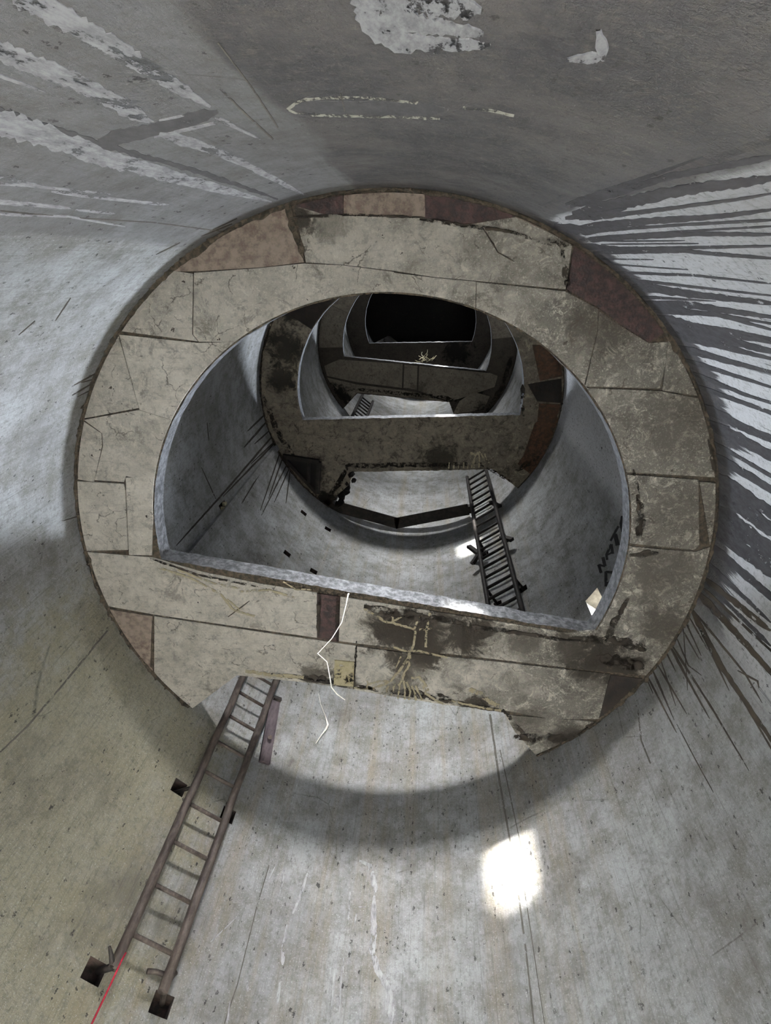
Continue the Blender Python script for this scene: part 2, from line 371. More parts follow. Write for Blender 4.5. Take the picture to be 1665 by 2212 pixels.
SL = [  # chord of the big opening (left point, right point), hatch edge (left corner, right corner), hatch side angles at the wall
    dict(ch=((.776, -.055), (-.70, -.332)), ha=((.528, -.505), (-.394, -.660)), hs=(-41.9, -121.6), mat='slab1'),
    dict(ch=((.728, -.171), (-.724, -.154)), ha=((.39, -.545), (-.561, -.530)), hs=(-54.0, -137.9), mat='slab2'),
    dict(ch=((.74, -.090), (-.69, -.258)), ha=((.62, -.467), (-.33, -.572)), hs=(-38.9, -117.0), mat='slab3'),
    dict(ch=((.726, -.256), (-.70, -.259)), ha=((.40, -.60), (-.55, -.59)), hs=(-54.0, -138.0), mat='slab4'),
    dict(ch=None, ha=((.60, -.43), (.0, -.53)), hs=(-33.0, -90.0), mat='slab5')]
LBL = ['lowest concrete platform, beige underside with stained strip below the big half-round opening',
       'second concrete platform up, dark mottled underside with rusty plates on its right rim',
       'third concrete platform up, plain grey-brown underside behind the second opening',
       'fourth concrete platform up, very dark underside near the top of the shaft',
       'topmost black concrete platform closing the shaft above all openings']
def solid(outer, hole, z0, z1):
    loops = [outer]+([hole] if hole else [])
    tri = tessellate_polygon([[Vector((p[0], p[1], 0)) for p in l] for l in loops])
    flat = [p for l in loops for p in l]; n = len(flat)
    vs = [W(p[0], p[1], z0) for p in flat]+[W(p[0], p[1], z1) for p in flat]
    fs = []
    for a, b, c in tri:
        pa, pb, pc = flat[a], flat[b], flat[c]
        if (pb[0]-pa[0])*(pc[1]-pa[1])-(pb[1]-pa[1])*(pc[0]-pa[0]) < 0: a, c = c, a
        fs.append((c, b, a)); fs.append((a+n, b+n, c+n))
    nc = len(fs); o = 0
    for l in loops:
        m = len(l)
        for i in range(m): fs.append((o+i, o+(i+1) % m, o+(i+1) % m+n, o+i+n))
        o += m
    return vs, fs, nc
def make_slab(i, s):
    z0 = H1+STEP*i; z1 = z0+THK; a0, a1 = s['hs']
    L, Rr = s['ha']
    outer = arc(.9995, a0, a1+360, 150)
    hatch = [outer[-1], Rr, L, outer[0]]
    outer = outer[:-1]+rough_path(hatch, False, .007, .012, i*3.1)
    hole = None
    if s['ch']:
        c = line_circle(s['ch'][0], s['ch'][1], RI); c.sort(key=lambda p: -p[0]); cl, cr = c
        up = arc(RI, ang(cl), ang(cr)+360 if ang(cr) < 0 else ang(cr), 90)
        hole = rough_path(up[:-1]+[cr], False, .003, .012, 20+i)+rough_path([cr, cl], False, .0055, .007, 30+i)
    vs, fs, nc = solid(outer, hole, z0, z1)
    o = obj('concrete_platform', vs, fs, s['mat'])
    o.data.materials.append(M['edge'] if i < 4 else M['slab5'])
    if i == 0: o.data.materials[0] = M['seam']
    if i == 2: o.data.materials[0] = M['slab4']
    for k, p in enumerate(o.data.polygons):
        if k >= nc: p.material_index = 1
    return tag(o, LBL[i], 'platform', 'concrete platforms stacked up the shaft')
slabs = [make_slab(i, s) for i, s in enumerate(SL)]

def poly_offset(pts, d):
    n = len(pts); A = sum(pts[i][0]*pts[(i+1) % n][1]-pts[(i+1) % n][0]*pts[i][1] for i in range(n))
    if A < 0: pts = pts[::-1]
    out = []
    for i in range(n):
        p0, p1, p2 = pts[i-1], pts[i], pts[(i+1) % n]
        def nrm(a, b):
            l = math.hypot(b[0]-a[0], b[1]-a[1]) or 1e-9; return (-(b[1]-a[1])/l, (b[0]-a[0])/l)
        n1, n2 = nrm(p0, p1), nrm(p1, p2); bx, by = n1[0]+n2[0], n1[1]+n2[1]
        k = d/max(.35, (1+n1[0]*n2[0]+n1[1]*n2[1])); out.append((p1[0]+bx*k, p1[1]+by*k))
    return out
def snap_ring(pts):                   # snap points to the rim / to the round edge and follow the arcs
    q = []
    for x, y in pts:
        r = math.hypot(x, y)
        if r > .955: q.append((x/r*.988, y/r*.988, 2))
        elif abs(r-RI) < .028: q.append((x/r*(RI+.006), y/r*(RI+.006), 1))
        else: q.append((x, y, 0))
    out = []
    for i in range(len(q)):
        a, b = q[i], q[(i+1) % len(q)]; out.append((a[0], a[1]))
        if a[2] and a[2] == b[2]:
            r = math.hypot(a[0], a[1]); t0 = ang(a); dt = (ang(b)-t0+180) % 360-180; n = int(abs(dt)/3)
            for k in range(1, n+1): out.append((r*COS(RAD(t0+dt*k/(n+1))), r*SIN(RAD(t0+dt*k/(n+1)))))
    return out
def panel(name, pts, z0, depth, mat, parent, gap=-.0010):
    pts = poly_offset(pts, gap)
    vs, fs, nc = solid(pts, None, z0-depth, z0+.004)
    return obj(name, vs, fs, mat, parent)
# panels of the lowest platform, traced board by board (points of the photograph on the underside)
PAN = [
 ('pink', [(425,585),(372,578),(481,500),(618,440),(628,492),(650,545),(656,566),(560,577)]),
 ('slab1', [(421,590),(560,580),(656,570),(740,574),(850,588),(868,636),(787,637),(685,657),(592,692),(509,742),(431,737),(419,722)]),
 ('slab1', [(417,592),(415,722),(426,736),(262,712),(310,650),(372,580)]),
 ('slab1', [(258,722),(426,741),(509,745),(449,796),(394,866),(357,897),(303,884)]),
 ('slab1', [(252,724),(300,880),(176,898),(200,820)]),
 ('slab1', [(179,905),(300,886),(357,900),(336,1027),(334,1040),(272,1027),(268,1040),(206,1036),(224,963),(222,935)]),
 ('slab1', [(172,908),(219,936),(220,963),(203,1040),(163,1033)]),
 ('slab1', [(163,1038),(268,1045),(271,1060),(277,1186),(170,1188),(165,1092)]),
 ('slab1', [(273,1032),(334,1030),(328,1120),(328,1198),(280,1197)]),
 ('slab1', [(176,1193),(330,1204),(432,1234),(564,1261),(684,1280),(684,1376),(584,1362),(334,1326),(228,1310)]),
 ('pink', [(231,1318),(330,1330),(331,1436),(322,1452),(271,1381)]),
 ('slab1', [(335,1331),(490,1354),(584,1368),(690,1383),(768,1394),(762,1486),(696,1476),(521,1449),(465,1492),(414,1530),(333,1452)]),
 ('redbrown', [(686,1281),(733,1288),(730,1384),(687,1376)]),
 ('slab1', [(736,1289),(900,1314),(1093,1345),(1225,1366),(1300,1366),(1340,1290),(1362,1180),(1500,1192),(1538,1182),(1530,1213),(1480,1390),(1400,1460),(1240,1442),(1000,1414),(888,1403),(733,1383)]),
 ('slab1', [(772,1396),(888,1411),(1000,1421),(1316,1455),(1298,1556),(1190,1551),(1088,1538),(960,1520),(828,1499),(766,1488)]),
 ('blackbrown', [(1319,1457),(1380,1463),(1397,1480),(1300,1558)]),
 ('slab1', [(1091,1543),(1284,1560),(1270,1585),(1152,1622),(1113,1580)]),
 ('redbrown', [(640,434),(740,416),(742,462),(700,462),(645,470)]),
 ('pink', [(743,415),(850,409),(917,412),(918,468),(742,463)]),
 ('redbrown', [(920,413),(1030,423),(1110,450),(1103,494),(1000,484),(919,470)]),
 ('pink', [(1112,452),(1183,484),(1186,526),(1105,497)]),
 ('slab1', [(645,474),(742,467),(918,472),(1000,488),(1103,498),(1186,530),(1200,500),(1235,520),(1222,550),(1220,624),(1030,606),(940,598),(850,584),(740,571),(662,566),(652,520)]),
 ('slab1', [(852,590),(940,601),(1027,609),(1022,672),(963,655),(870,638)]),
 ('slab1', [(1030,610),(1220,630),(1290,668),(1288,712),(1270,822),(1237,819),(1174,763),(1120,718),(1048,680),(1026,672)]),
 ('redbrown', [(1228,553),(1250,530),(1282,547),(1350,612),(1408,673),(1434,718),(1400,738),(1340,700),(1290,662),(1224,624)]),
 ('slab1', [(1294,674),(1340,705),(1400,742),(1438,745),(1424,838),(1276,824),(1292,714)]),
 ('slab1', [(1442,735),(1467,754),(1510,850),(1430,842)]),
 ('slab1', [(1250,832),(1276,832),(1424,845),(1513,857),(1539,961),(1549,1028),(1358,1017),(1341,993),(1314,930),(1282,871)]),
 ('slab1', [(1358,1024),(1506,1036),(1508,1176),(1498,1186),(1364,1172),(1364,1100)]),
 ('slab1', [(1510,1040),(1548,1042),(1548,1101),(1538,1176),(1512,1174)]),
]
rr = random.Random(3)
for mt, pp in PAN:
    panel('formwork_panel', snap_ring([plane_at(x, y, H1) for x, y in pp]), H1, .0022+rr.random()*.0035, mt, slabs[0])
# panels of the upper platforms: boards of the strip and sectors of the ring
def sector(a0, a1, r0=RI+.006, r1=.985):
    n = max(3, int((a1-a0)/4)); return arc(r1, a0, a1, n)+arc(r0, a1, a0, n)
def ring_panels(i, cuts, mats):
    for k in range(len(cuts)-1):
        panel('formwork_panel', sector(cuts[k]+.2, cuts[k+1]-.2), H1+STEP*i, .002+rr.random()*.003, mats[k % len(mats)], slabs[i])
ring_panels(1, [-10, 16, 34, 62, 88, 118, 138, 152], ['slab2', 'slab2', 'blackbrown', 'slab2', 'slab2', 'slab2', 'slab2'])
H2 = H1+STEP
for mt, pp in [('slab2', [(652,910),(760,910),(900,907),(1046,904),(1040,965),(900,955),(620,929),(600,900)]),
               ('slab2', [(618,934),(900,960),(1040,970),(1032,1010),(945,1012),(815,1013),(765,1018),(752,1048),(716,1080),(700,1070),(702,980),(612,980),(598,950)]),
               ('slab2', [(1050,903),(1122,898),(1150,920),(1125,990),(1100,1000),(1066,1012),(1036,1008),(1044,965)]),
               ('rustplate', [(1155,915),(1195,880),(1205,905),(1180,974),(1149,1026),(1118,1002),(1130,985)]),
               ('rustplate', [(1150,745),(1178,745),(1211,790),(1214,812),(1166,822)]),
               ('blackbrown', [(1140,830),(1212,818),(1213,870),(1160,866)]),
               ('rustplate', [(1164,872),(1211,874),(1202,900),(1170,925),(1160,915)])]:
    panel('formwork_panel', [plane_at(x, y, H2) for x, y in pp], H2, .003+rr.random()*.003, mt, slabs[1])
ring_panels(2, [0, 26, 48, 132, 156, 176], ['slab3'])
H3 = H1+2*STEP
for mt, pp in [('slab3', [(732,776),(870,786),(868,838),(772,826),(706,812),(700,790)]), ('slab3', [(873,787),(902,790),(900,842),(871,838)]),
               ('slab3', [(905,790),(1060,806),(1075,812),(1068,836),(990,862),(968,866),(903,844)]), ('slab3', [(706,815),(770,830),(898,846),(965,868),(795,850),(771,848),(748,874),(722,842)]),
               ('slab3', [(992,866),(1022,846),(1058,856),(1044,886),(978,894)])]:
    panel('formwork_panel', [plane_at(x, y, H3) for x, y in pp], H3, .003+rr.random()*.003, mt, slabs[2], .0016)
H4 = H1+3*STEP
for pp in [[(776,746),(878,744),(878,784),(770,774)], [(881,744),(966,742),(966,792),(881,784)], [(970,742),(1030,742),(1040,760),(1018,796),(970,792)]]:
    panel('formwork_panel', [plane_at(x, y, H4) for x, y in pp], H4, .004, 'slab4', slabs[3], .001)
# crumbling joint between each platform and the wall, darkened to draw its shadow gap
def joint(i):
    z = H1+STEP*i; a0, a1 = SL[i]['hs'][0], SL[i]['hs'][1]+360; n = 900 if i < 2 else 300; vs, fs = [], []
    for k in range(n+1):
        a = a0+(a1-a0)*k/n
        q = noise.noise(Vector((COS(RAD(a))*9, SIN(RAD(a))*9, i)))+.8*noise.noise(Vector((COS(RAD(a))*38, SIN(RAD(a))*38, i+5)))
        q2 = noise.noise(Vector((COS(RAD(a))*3, SIN(RAD(a))*3, i+7))); w = max(.002, .007+.008*q+.008*q2); d = max(.003, .006+.012*noise.noise(Vector((COS(RAD(a))*24, SIN(RAD(a))*24, 9+i)))+.03*max(0, noise.noise(Vector((COS(RAD(a))*70, SIN(RAD(a))*70, 19+i)))+q2*.4-.2))
        vs += [P(.9995, a, z-d), P(1-w*.5, a, z-max(.0075, d*.45)), P(1-w, a, z-.006), P(1-w-.002, a, z+.001)]
    for k in range(n):
        for j in range(3): b = k*4+j; fs.append((b, b+1, b+5, b+4))
    obj('joint_crust', vs, fs, 'seam', slabs[i], True)
for i in range(4): joint(i)
# steel-framed triangle under the second platform; a black plate paints in the recess's darkness
fr = empty('recess_frame', W(.78, -.55, H2), 'triangular steel frame with a black plate for the dark recess under the left rim of the second platform', 'frame')
def frame_bar(a, b, w=.03, h=.03):
    adopt(obj('frame_bar', *box_between(W(*plane_at(*a, H2), H2-.018), W(*plane_at(*b, H2), H2-.018), Vector((0, 0, 1)), w*R, h*R), 'darksteel'), fr)
frame_bar((612,984),(690,996)); frame_bar((690,996),(686,1064)); frame_bar((612,984),(686,1064), .02); frame_bar((668,996),(668,1040), .02)
q = poly_offset([plane_at(*p, H2) for p in ((614,986),(688,998),(684,1062))], .004)
v, f, _ = solid(q, None, H2-.008, H2-.002); adopt(obj('recess_dark_plate', v, f, 'roof'), fr)

# ------------------------------------------------------------------ ladders
def ladder(r, aL, aR, z0, z1, rungs, rr_, rg, label, mat='rust'):
    base = P(r, (aL+aR)/2, z0); e = empty('steel_ladder', base, label, 'ladder', 'steel ladders up the shaft')
    A, B = P(r, aL, 0), P(r, aR, 0); t = (B-A).normalized()
    for q, s in ((A, -1), (B, 1)):
        c = q+t*(s*rr_*R*.8)
        v, f = tube([Vector((c.x, c.y, W(0, 0, z0+(z1-z0)*i/12).z))+Vector((noise.noise((i*.7, s, r)), noise.noise((i*.7, s, 8+r)), 0))*.006 for i in range(13)], rr_*R, 14)
        adopt(obj('rail', v, f, mat, smooth=True), e)
    me = None
    for z in rungs:
        a, b = Vector((A.x, A.y, 0)), Vector((B.x, B.y, 0))
        if me is None:
            v, f = tube([a-base.xyz*Vector((1, 1, 0)).length*0, b], rg*R, 10)
            o = obj('rung', v, f, mat, smooth=True); me = o.data
        else:
            o = bpy.data.objects.new('rung', me); COL.objects.link(o)
        o.location = (0, 0, W(0, 0, z).z); adopt(o, e)
    return e
l1 = ladder(.95, -50.0, -56.85, .905, 2.32, [.99+.1345*i for i in range(10)], .0132, .0062, 'rusty pipe ladder passing through the hatch of the lowest platform, bottom left')
l2 = ladder(.90, -118.9, -128.2, 2.40, 4.66, [2.425+.1135*i for i in range(20)], .0125, .0085, 'dark steel ladder on the far wall between the first and second platforms', 'darksteel')
l3 = ladder(.95, -46.0, -53.5, H2+THK, H3+1.0, [H2+.16+.1345*i for i in range(23)], .0155, .009, 'small far ladder seen through the hatch of the third platform', 'darksteel')
l4 = ladder(.93, -40.0, -47.5, H4+STEP-1.0, H4+STEP+.9, [H4+STEP-.9+.1345*i for i in range(13)], .0155, .009, 'tiny ladder in the topmost hatch under the black roof', 'darksteel')
# broken lower brackets of the lowest ladder
def wp(px, py, r): a, z = wall_at(px, py, r); return P(r, a, z)
def part_tube(name, parent, pts, rad, mat, seg=8):
    v, f = tube(pts, rad, seg); return adopt(obj(name, v, f, mat, smooth=True), parent)
part_tube('bent_bracket', l1, [wp(318,2098,.955), wp(335,2099,.955), wp(352,2104,.955), wp(366,2112,.955), wp(380,2100,.955)], .016, 'rust')
part_tube('bracket_rod', l1, [wp(372,2100,.95), wp(360,2120,.96), wp(356,2140,.985), wp(350,2168,1.03)], [.03, .026, .02, .018], 'rust')
part_tube('bracket_fork', l1, [wp(236,2044,.93), wp(241,2066,.94), wp(243,2088,.95)], [.008, .014, .018], 'darksteel')
part_tube('bracket_rod', l1, [wp(243,2088,.95), wp(232,2092,.97), wp(212,2098,1.03)], .02, 'darksteel')
for (a, z, aa) in ((-47.5, 1.465, -50), (-58.2, 1.463, -56.85)):
    part_tube('bracket_rod', l1, [P(.95, aa, z), P(1.03, a, z)], .014, 'darksteel')
# standoffs of the second ladder
for (px, py, qx, qy) in ((1012,1180,1034,1196), (1034,1196,1046,1190), (1040,1188,1020,1218), (1082,1160,1106,1166), (1060,1085,1080,1094)):
    v, f = box_between(wp(px, py, .92), wp(qx, qy, .945), Vector((0, 0, 1)), .045, .07); adopt(obj('bracket', v, f, 'darksteel'), l2)
for (a, z, aa) in ((-128.4, 2.868, -128.4), (-119.5, 2.858, -118.9), (-127.3, 3.482, -128.4), (-118.5, 3.47, -118.9)):
    part_tube('bracket_rod', l2, [P(.90, aa, z), P(1.03, a, z)], .02, 'darksteel')

# ------------------------------------------------------------------ bent steel angle in the hatch of the second platform
br = empty('hatch_angle_iron', P(.93, -84, H2), 'dark bent steel angle spanning the hatch of the second platform', 'beam')
pa, pb, pc = [W(*plane_at(*p, H2), H2) for p in ((722,1094), (857,1131), (1012,1101))]
for a, b in ((pa, pb+(pb-pa)*.03), (pb+(pb-pc)*.03, pc)):
    up = Vector((0, 0, 1)); inn = -((a+b)/2*Vector((1, 1, 0))).normalized()
    v, f = box_between(a+up*.02, b+up*.02, up, .2, .016); adopt(obj('lower_flange', v, f, 'darksteel'), br)
    v, f = box_between(a+up*.11, b+up*.11, up, .016, .17); adopt(obj('upright_flange', v, f, 'darksteel'), br)
v, f = box_between(pa+Vector((.02, -.06, .06)), pa+Vector((.16, .10, .06)), Vector((0, 0, 1)), .16, .12); adopt(obj('end_lug', v, f, 'darksteel'), br)
v, f = box_between(pc+Vector((-.09, .0, .06)), pc+Vector((.06, -.02, .06)), Vector((0, 0, 1)), .12, .12); adopt(obj('end_lug', v, f, 'darksteel'), br)

# ------------------------------------------------------------------ loose things
v, f = box_between(wp(595,1508,.955), wp(571,1648,.985), P(1, -60, 0)*Vector((1, 1, 0)), .075*R*.55, .03)
bd = empty('wall_board', wp(571,1648,.985), 'weathered purplish board fixed to the wall beside the lowest ladder', 'board')
adopt(obj('plank', v, f, 'wood'), bd)
v, f = box_between(wp(590,1508,.95), wp(606,1514,.95), Vector((0, 0, 1)), .05, .04); adopt(obj('bracket', v, f, 'darksteel'), bd)
v, f = tube([wp(583,1592,.95), wp(583,1592,1.0)], .02, 8); adopt(obj('bolt', v, f, 'rust'), bd)
# pale cord hung over the straight edge
def cpt(px, py, y_): # point on the vertical plane just in front of the slab strip edge
    d = _ray(px, py); t = (y_-CAM.y)/d.y; q = CAM+d*t; return W(q.x, q.y, q.z)
cord = []
x0, y0 = plane_at(752, 1288, H1)
for px, py, yy in ((772,1262,-.20),(762,1274,-.19),(752,1284,-.185),(748,1305,-.183),(738,1345,-.182),(716,1380,-.181),(686,1412,-.18),(706,1430,-.18),(712,1460,-.179),(716,1485,-.178),(728,1500,-.177),(745,1512,-.176)):
    cord.append(cpt(px, py, yy))
v, f = tube(cord, [.008, .008, .007]+[.0036]*8+[.0018], 8)
tag(obj('hanging_cord', v, f, 'rope', smooth=True), 'pale thin cord hanging from the straight edge of the lowest platform', 'cord')
pts = [wp(*p, .99) for p in ((688,1498),(692,1520),(702,1545),(708,1566),(704,1575),(694,1588),(682,1606))]
v, f = tube(pts, [.002, .002, .003, .012, .01, .004, .003], 6)
tag(obj('cord_scrap', v, f, 'rope', smooth=True), 'short white cord scrap caught on the wall seen through the lowest hatch', 'cord')
v, f = tube([wp(272,2058,.93), wp(262,2076,.93), wp(240,2124,.93), wp(196,2216,.93), wp(150,2320,.93)], .0055, 6)
tag(obj('red_cord', v, f, 'red', smooth=True), 'thin red cord tied to the foot of the lowest ladder', 'cord')
# tangle of wire on the third platform's edge
vs, fs = [], []; rw = random.Random(5)
c = W(*plane_at(918, 784, H3), H3+.01)
for k in range(14):
    p = c+Vector((rw.uniform(-.16, .16), rw.uniform(-.03, .08), rw.uniform(-.02, .05))); pts = [p]
    d = Vector((rw.uniform(-1, 1), rw.uniform(.0, 1), rw.uniform(-1, .4)))
    for j in range(6): d += Vector((rw.uniform(-.9, .9), rw.uniform(-.6, .6), rw.uniform(-.9, .6))); pts.append(pts[-1]+d.normalized()*.045)
    tube(pts, .003, 5, vs, fs)
tag(obj('wire_tangle', vs, fs, 'cream', smooth=True), 'pale tangle of wire caught on the edge of the third platform', 'wire')
# conduit strip up the left wall of the second storey
a_, _z = wall_at(420, 1140)
v, f = box_between(P(.99, -21.5, H1+THK), P(.99, -21.5, H2), P(1, -21.5, 0)*Vector((1, 1, 0)), .085, .05)
tag(obj('wall_batten', v, f, 'wall'), 'vertical concrete batten up the left wall of the second storey', 'batten')
rb = random.Random(9)
for da, dz, lab in ((-1.1, -.03, 'lowest pale rubble lump in the broken socket beside the batten'), (.2, -.012, 'second pale rubble lump up in the broken socket beside the batten'), (-.8, .012, 'third pale rubble lump up in the broken socket beside the batten'), (.7, .033, 'topmost pale rubble lump in the broken socket beside the batten')):
    c = P(1.003, -20.6+da, 2.93+dz); s_ = rb.uniform(.022, .03)
    vv = [c+Vector((sx*s_*rb.uniform(.6, 1.1), sy*s_*rb.uniform(.6, 1.1), sz*s_*rb.uniform(.7, 1.1))) for sx, sy, sz in ((-1,-1,-1),(1,-1,-1),(1,1,-1),(-1,1,-1),(-1,-1,1),(1,-1,1),(1,1,1),(-1,1,1))]
    tag(obj('rubble_lump', vv, [(3,2,1,0),(4,5,6,7),(0,1,5,4),(1,2,6,5),(2,3,7,6),(3,0,4,7)], 'cream'), lab, 'rubble', 'rubble lumps in the broken socket')

# ------------------------------------------------------------------ marks on the wall and on the lowest platform
class Marks:
    def __init__(s, seed): s.v, s.f, s.rg, s.k = [], [], random.Random(seed), 0
    def strip(s, pts, w0, w1, jag=.18, fn=None, pointed=True, step=9):
        if pointed:
            (xa, ya), (xb, yb) = pts[0], pts[1]; l = math.hypot(xb-xa, yb-ya) or 1; pts = [(xa-(xb-xa)/l*14, ya-(yb-ya)/l*14)]+list(pts)
        pts = densify(pts, step); n = len(pts); s.k += 1; base = len(s.v); lift = .0006+.00002*(s.k % 40)
        for i, (x, y) in enumerate(pts):
            x0, y0 = pts[max(0, i-1)]; x1, y1 = pts[min(n-1, i+1)]; l = math.hypot(x1-x0, y1-y0) or 1
            nx, ny = -(y1-y0)/l, (x1-x0)/l; t = i/max(1, n-1); w = (w0+(w1-w0)*t)/2
            if pointed: w *= min(1, (1-t)*6+.25)*min(1, .35+i*.22)
            a = w*(1+s.rg.uniform(-jag, jag)); b = w*(1+s.rg.uniform(-jag, jag))
            e = .5
            for k, (q, lf) in enumerate(((a+e, 0), (a, lift), (-b, lift), (-b-e, 0))):
                s.v.append(fn(x+nx*q, y+ny*q, lf))
        for i in range(n-1):
            for j in range(3): c = base+i*4+j; s.f.append((c, c+1, c+5, c+4))
    def build(s, name, mat, parent, label=None):
        o = obj(name, s.v, s.f, mat, parent); o['kind'] = 'stuff'
        if label: o['label'] = label
        return o
def on_wall(x, y, lf):
    a, z = wall_at(x, y); return P(1-lf-.0001, a, z)
def on_slab(h, extra=.0062):
    def fn(x, y, lf): q = plane_at(x, y, h); return W(q[0], q[1], h-extra-lf)
    return fn
def conv(ox, oy, s): return lambda pts: [(ox+a/s, oy+b/s) for a, b in pts]
dark = Marks(1)
Zr = conv(1250, 250, 4.01)
for pts, w0, w1 in [([(-60,750),(700,490),(1080,350)],50,16), ([(-20,770),(800,520),(1665,355),(1800,330)],60,55), ([(0,840),(900,640),(1300,590),(1665,540),(1800,525)],110,75),
    ([(60,890),(800,800),(1440,712),(1665,672),(1800,650)],45,16), ([(60,960),(700,905),(1200,872),(1665,812),(1800,800)],75,24), ([(100,1000),(900,942),(1665,902),(1800,890)],26,20),
    ([(150,1050),(900,1000),(1665,955),(1800,945)],16,16), ([(60,1075),(1000,1022),(1665,1025),(1800,1025)],45,30), ([(250,1112),(1040,1105)],9,8), ([(300,1086),(920,1080)],10,8),
    ([(100,1150),(900,1143),(1665,1126),(1800,1125)],26,20), ([(180,1182),(900,1168),(1300,1205),(1665,1232),(1800,1240)],36,25), ([(180,1240),(650,1246)],9,7), ([(260,1285),(950,1332)],10,8),
    ([(330,1355),(1000,1382),(1665,1452),(1800,1470)],24,10), ([(450,1420),(1000,1482),(1665,1556),(1800,1570)],26,10), ([(520,1480),(1000,1548),(1665,1622),(1800,1640)],75,36),
    ([(560,1570),(1190,1606)],30,6), ([(600,1630),(1000,1645),(1665,1742),(1800,1760)],80,25), ([(680,1690),(1200,1722),(1665,1850),(1800,1880)],50,15), ([(720,1750),(1100,1850),(1665,1962),(1800,1990)],80,26),
    ([(780,1830),(1250,1935),(1665,2040),(1800,2075)],100,40), ([(-160,960),(60,1000),(400,960)],90,30), ([(-60,880),(160,850),(420,800)],60,30), ([(60,1130),(420,1150)],60,20), ([(500,1430),(760,1520)],70,20)]:
    dark.strip(Zr(pts), w0/4.01, w1/4.01, .2, on_wall)
Zs_ = conv(1250, 600, 2.764)
for pts, w0, w1 in [([(470,180),(800,212),(1147,272),(1250,290)],24,10), ([(540,265),(900,312),(1147,362),(1250,380)],30,12), ([(580,335),(900,420),(1147,482),(1250,505)],60,10), ([(620,420),(900,500),(1147,562),(1250,590)],46,12),
    ([(670,500),(1147,652),(1250,680)],30,10), ([(690,570),(1000,700),(1147,745),(1250,780)],26,14), ([(720,650),(1147,805),(1250,845)],26,20), ([(745,770),(1000,900),(1147,962),(1250,1010)],56,40),
    ([(790,870),(1147,1062),(1250,1115)],66,60), ([(810,985),(1147,1182),(1250,1245)],22,20), ([(820,1065),(1147,1262),(1250,1325)],50,40), ([(825,1185),(1147,1402),(1250,1475)],70,60),
    ([(825,1265),(1147,1502),(1250,1580)],110,60), ([(825,1390),(1147,1640),(1250,1720)],110,95), ([(815,1495),(1147,1750),(1250,1830)],90,70), ([(790,1600),(1147,1905),(1250,1995)],50,40), ([(770,1700),(1147,2060)],26,20), ([(740,1800),(1147,2200)],18,26)]:
    dark.strip(Zs_(pts), w0/2.764, w1/2.764, .16, on_wall)
dark.build('tar_runs', 'blacktar', wall, 'dark tar runs down the right side of the shaft wall')
brn = Marks(2); Z3 = conv(1100, 1200, 2.947)
for pts, w0, w1 in [([(890,790),(1065,1130)],12,5), ([(925,760),(1050,1050)],15,3), ([(955,715),(1130,1010)],12,5), ([(1035,600),(1130,780),(1275,1040)],18,6), ([(1060,610),(1300,990),(1525,1370)],15,6),
    ([(1170,360),(1330,680),(1665,1170),(1750,1290)],36,20), ([(1195,390),(1380,740),(1665,1225),(1750,1370)],12,9), ([(1180,400),(1400,862)],12,6), ([(1205,390),(1500,752),(1610,940)],13,7),
    ([(1215,250),(1450,500),(1665,745),(1780,870)],50,22), ([(1225,200),(1665,605),(1780,720)],18,12), ([(1250,150),(1665,480)],30,40), ([(1095,460),(1210,662)],10,4), ([(1125,430),(1222,640)],10,4),
    ([(1150,400),(1262,600)],10,4), ([(1085,1110),(1190,1310),(1300,1510)],5,4), ([(880,800),(915,880)],8,3), ([(975,700),(1060,960)],8,3), ([(1010,640),(1060,740)],12,4), ([(1080,560),(1140,700),(1225,765)],9,4),
    ([(1110,500),(1135,860)],5,3), ([(1490,752),(1580,800),(1590,845)],12,10)]:
    brn.strip(Z3(pts), w0/2.947, w1/2.947, .2, on_wall)
Zl = conv(340, 750, 3.964)        # runs on the second storey's left wall
for pts, w0, w1 in [([(905,590),(770,720)],16,8), ([(915,660),(740,860)],18,8), ([(930,740),(830,830)],16,6), ([(960,790),(600,1210),(160,1700)],14,10), ([(985,840),(560,1280)],14,8), ([(1000,870),(720,1340)],12,6),
    ([(1020,900),(850,1060)],12,4), ([(1040,930),(880,1400)],10,4), ([(1060,980),(950,1300)],12,4), ([(1090,1040),(890,1440)],10,4), ([(1110,1080),(1000,1330)],9,4), ([(990,820),(800,1000)],10,4),
    ([(1130,1100),(1100,1340)],8,4), ([(430,700),(440,800)],8,4), ([(400,1080),(500,1300)],6,4)]:
    brn.strip(Zl(pts), w0/3.964, w1/3.964, .25, on_wall)
Zt = conv(0, 380, 2.764)
for pts in [[(550,1190),(440,1250)], [(530,1250),(430,1310)], [(520,1290),(460,1320)], [(555,1215),(480,1235)], [(1380,270),(1250,330)], [(1350,300),(1200,360)], [(400,760),(330,865)], [(180,890),(110,950)], [(1040,415),(930,470)], [(440,2040),(370,2060)]]:
    brn.strip(Zt(pts), 3.2, 1.2, .3, on_wall)
brn.build('brown_runs', 'browntar', wall, 'thin brown runs below the platform rims')
crk = Marks(3)
for pts, w in [([(0,1625),(60,1568),(145,1468),(232,1362)],3.0), ([(1058,1543),(1079,1690),(1102,1819)],3.4), ([(1120,1934),(1135,2045),(1153,2212)],3.2), ([(1133,1925),(1176,2212)],1.3), ([(1080,1620),(1130,1850)],1.4), ([(581,1869),(555,1957),(513,2125),(484,2212)],1.4),
    ([(470,90),(545,190),(600,275)],2.6), ([(475,190),(530,245),(590,300)],3.0), ([(0,270),(90,300),(200,330)],2.0),
    ([(0,455),(160,470),(330,480),(520,505)],1.8), ([(735,200),(745,240)],2), ([(1378,1540),(1385,1600),(1405,1650)],2.4)]:
    crk.strip(pts, w, w, .3, on_wall, False)
crk.build('wall_cracks', 'crack', wall, 'long dark cracks in the shaft wall')
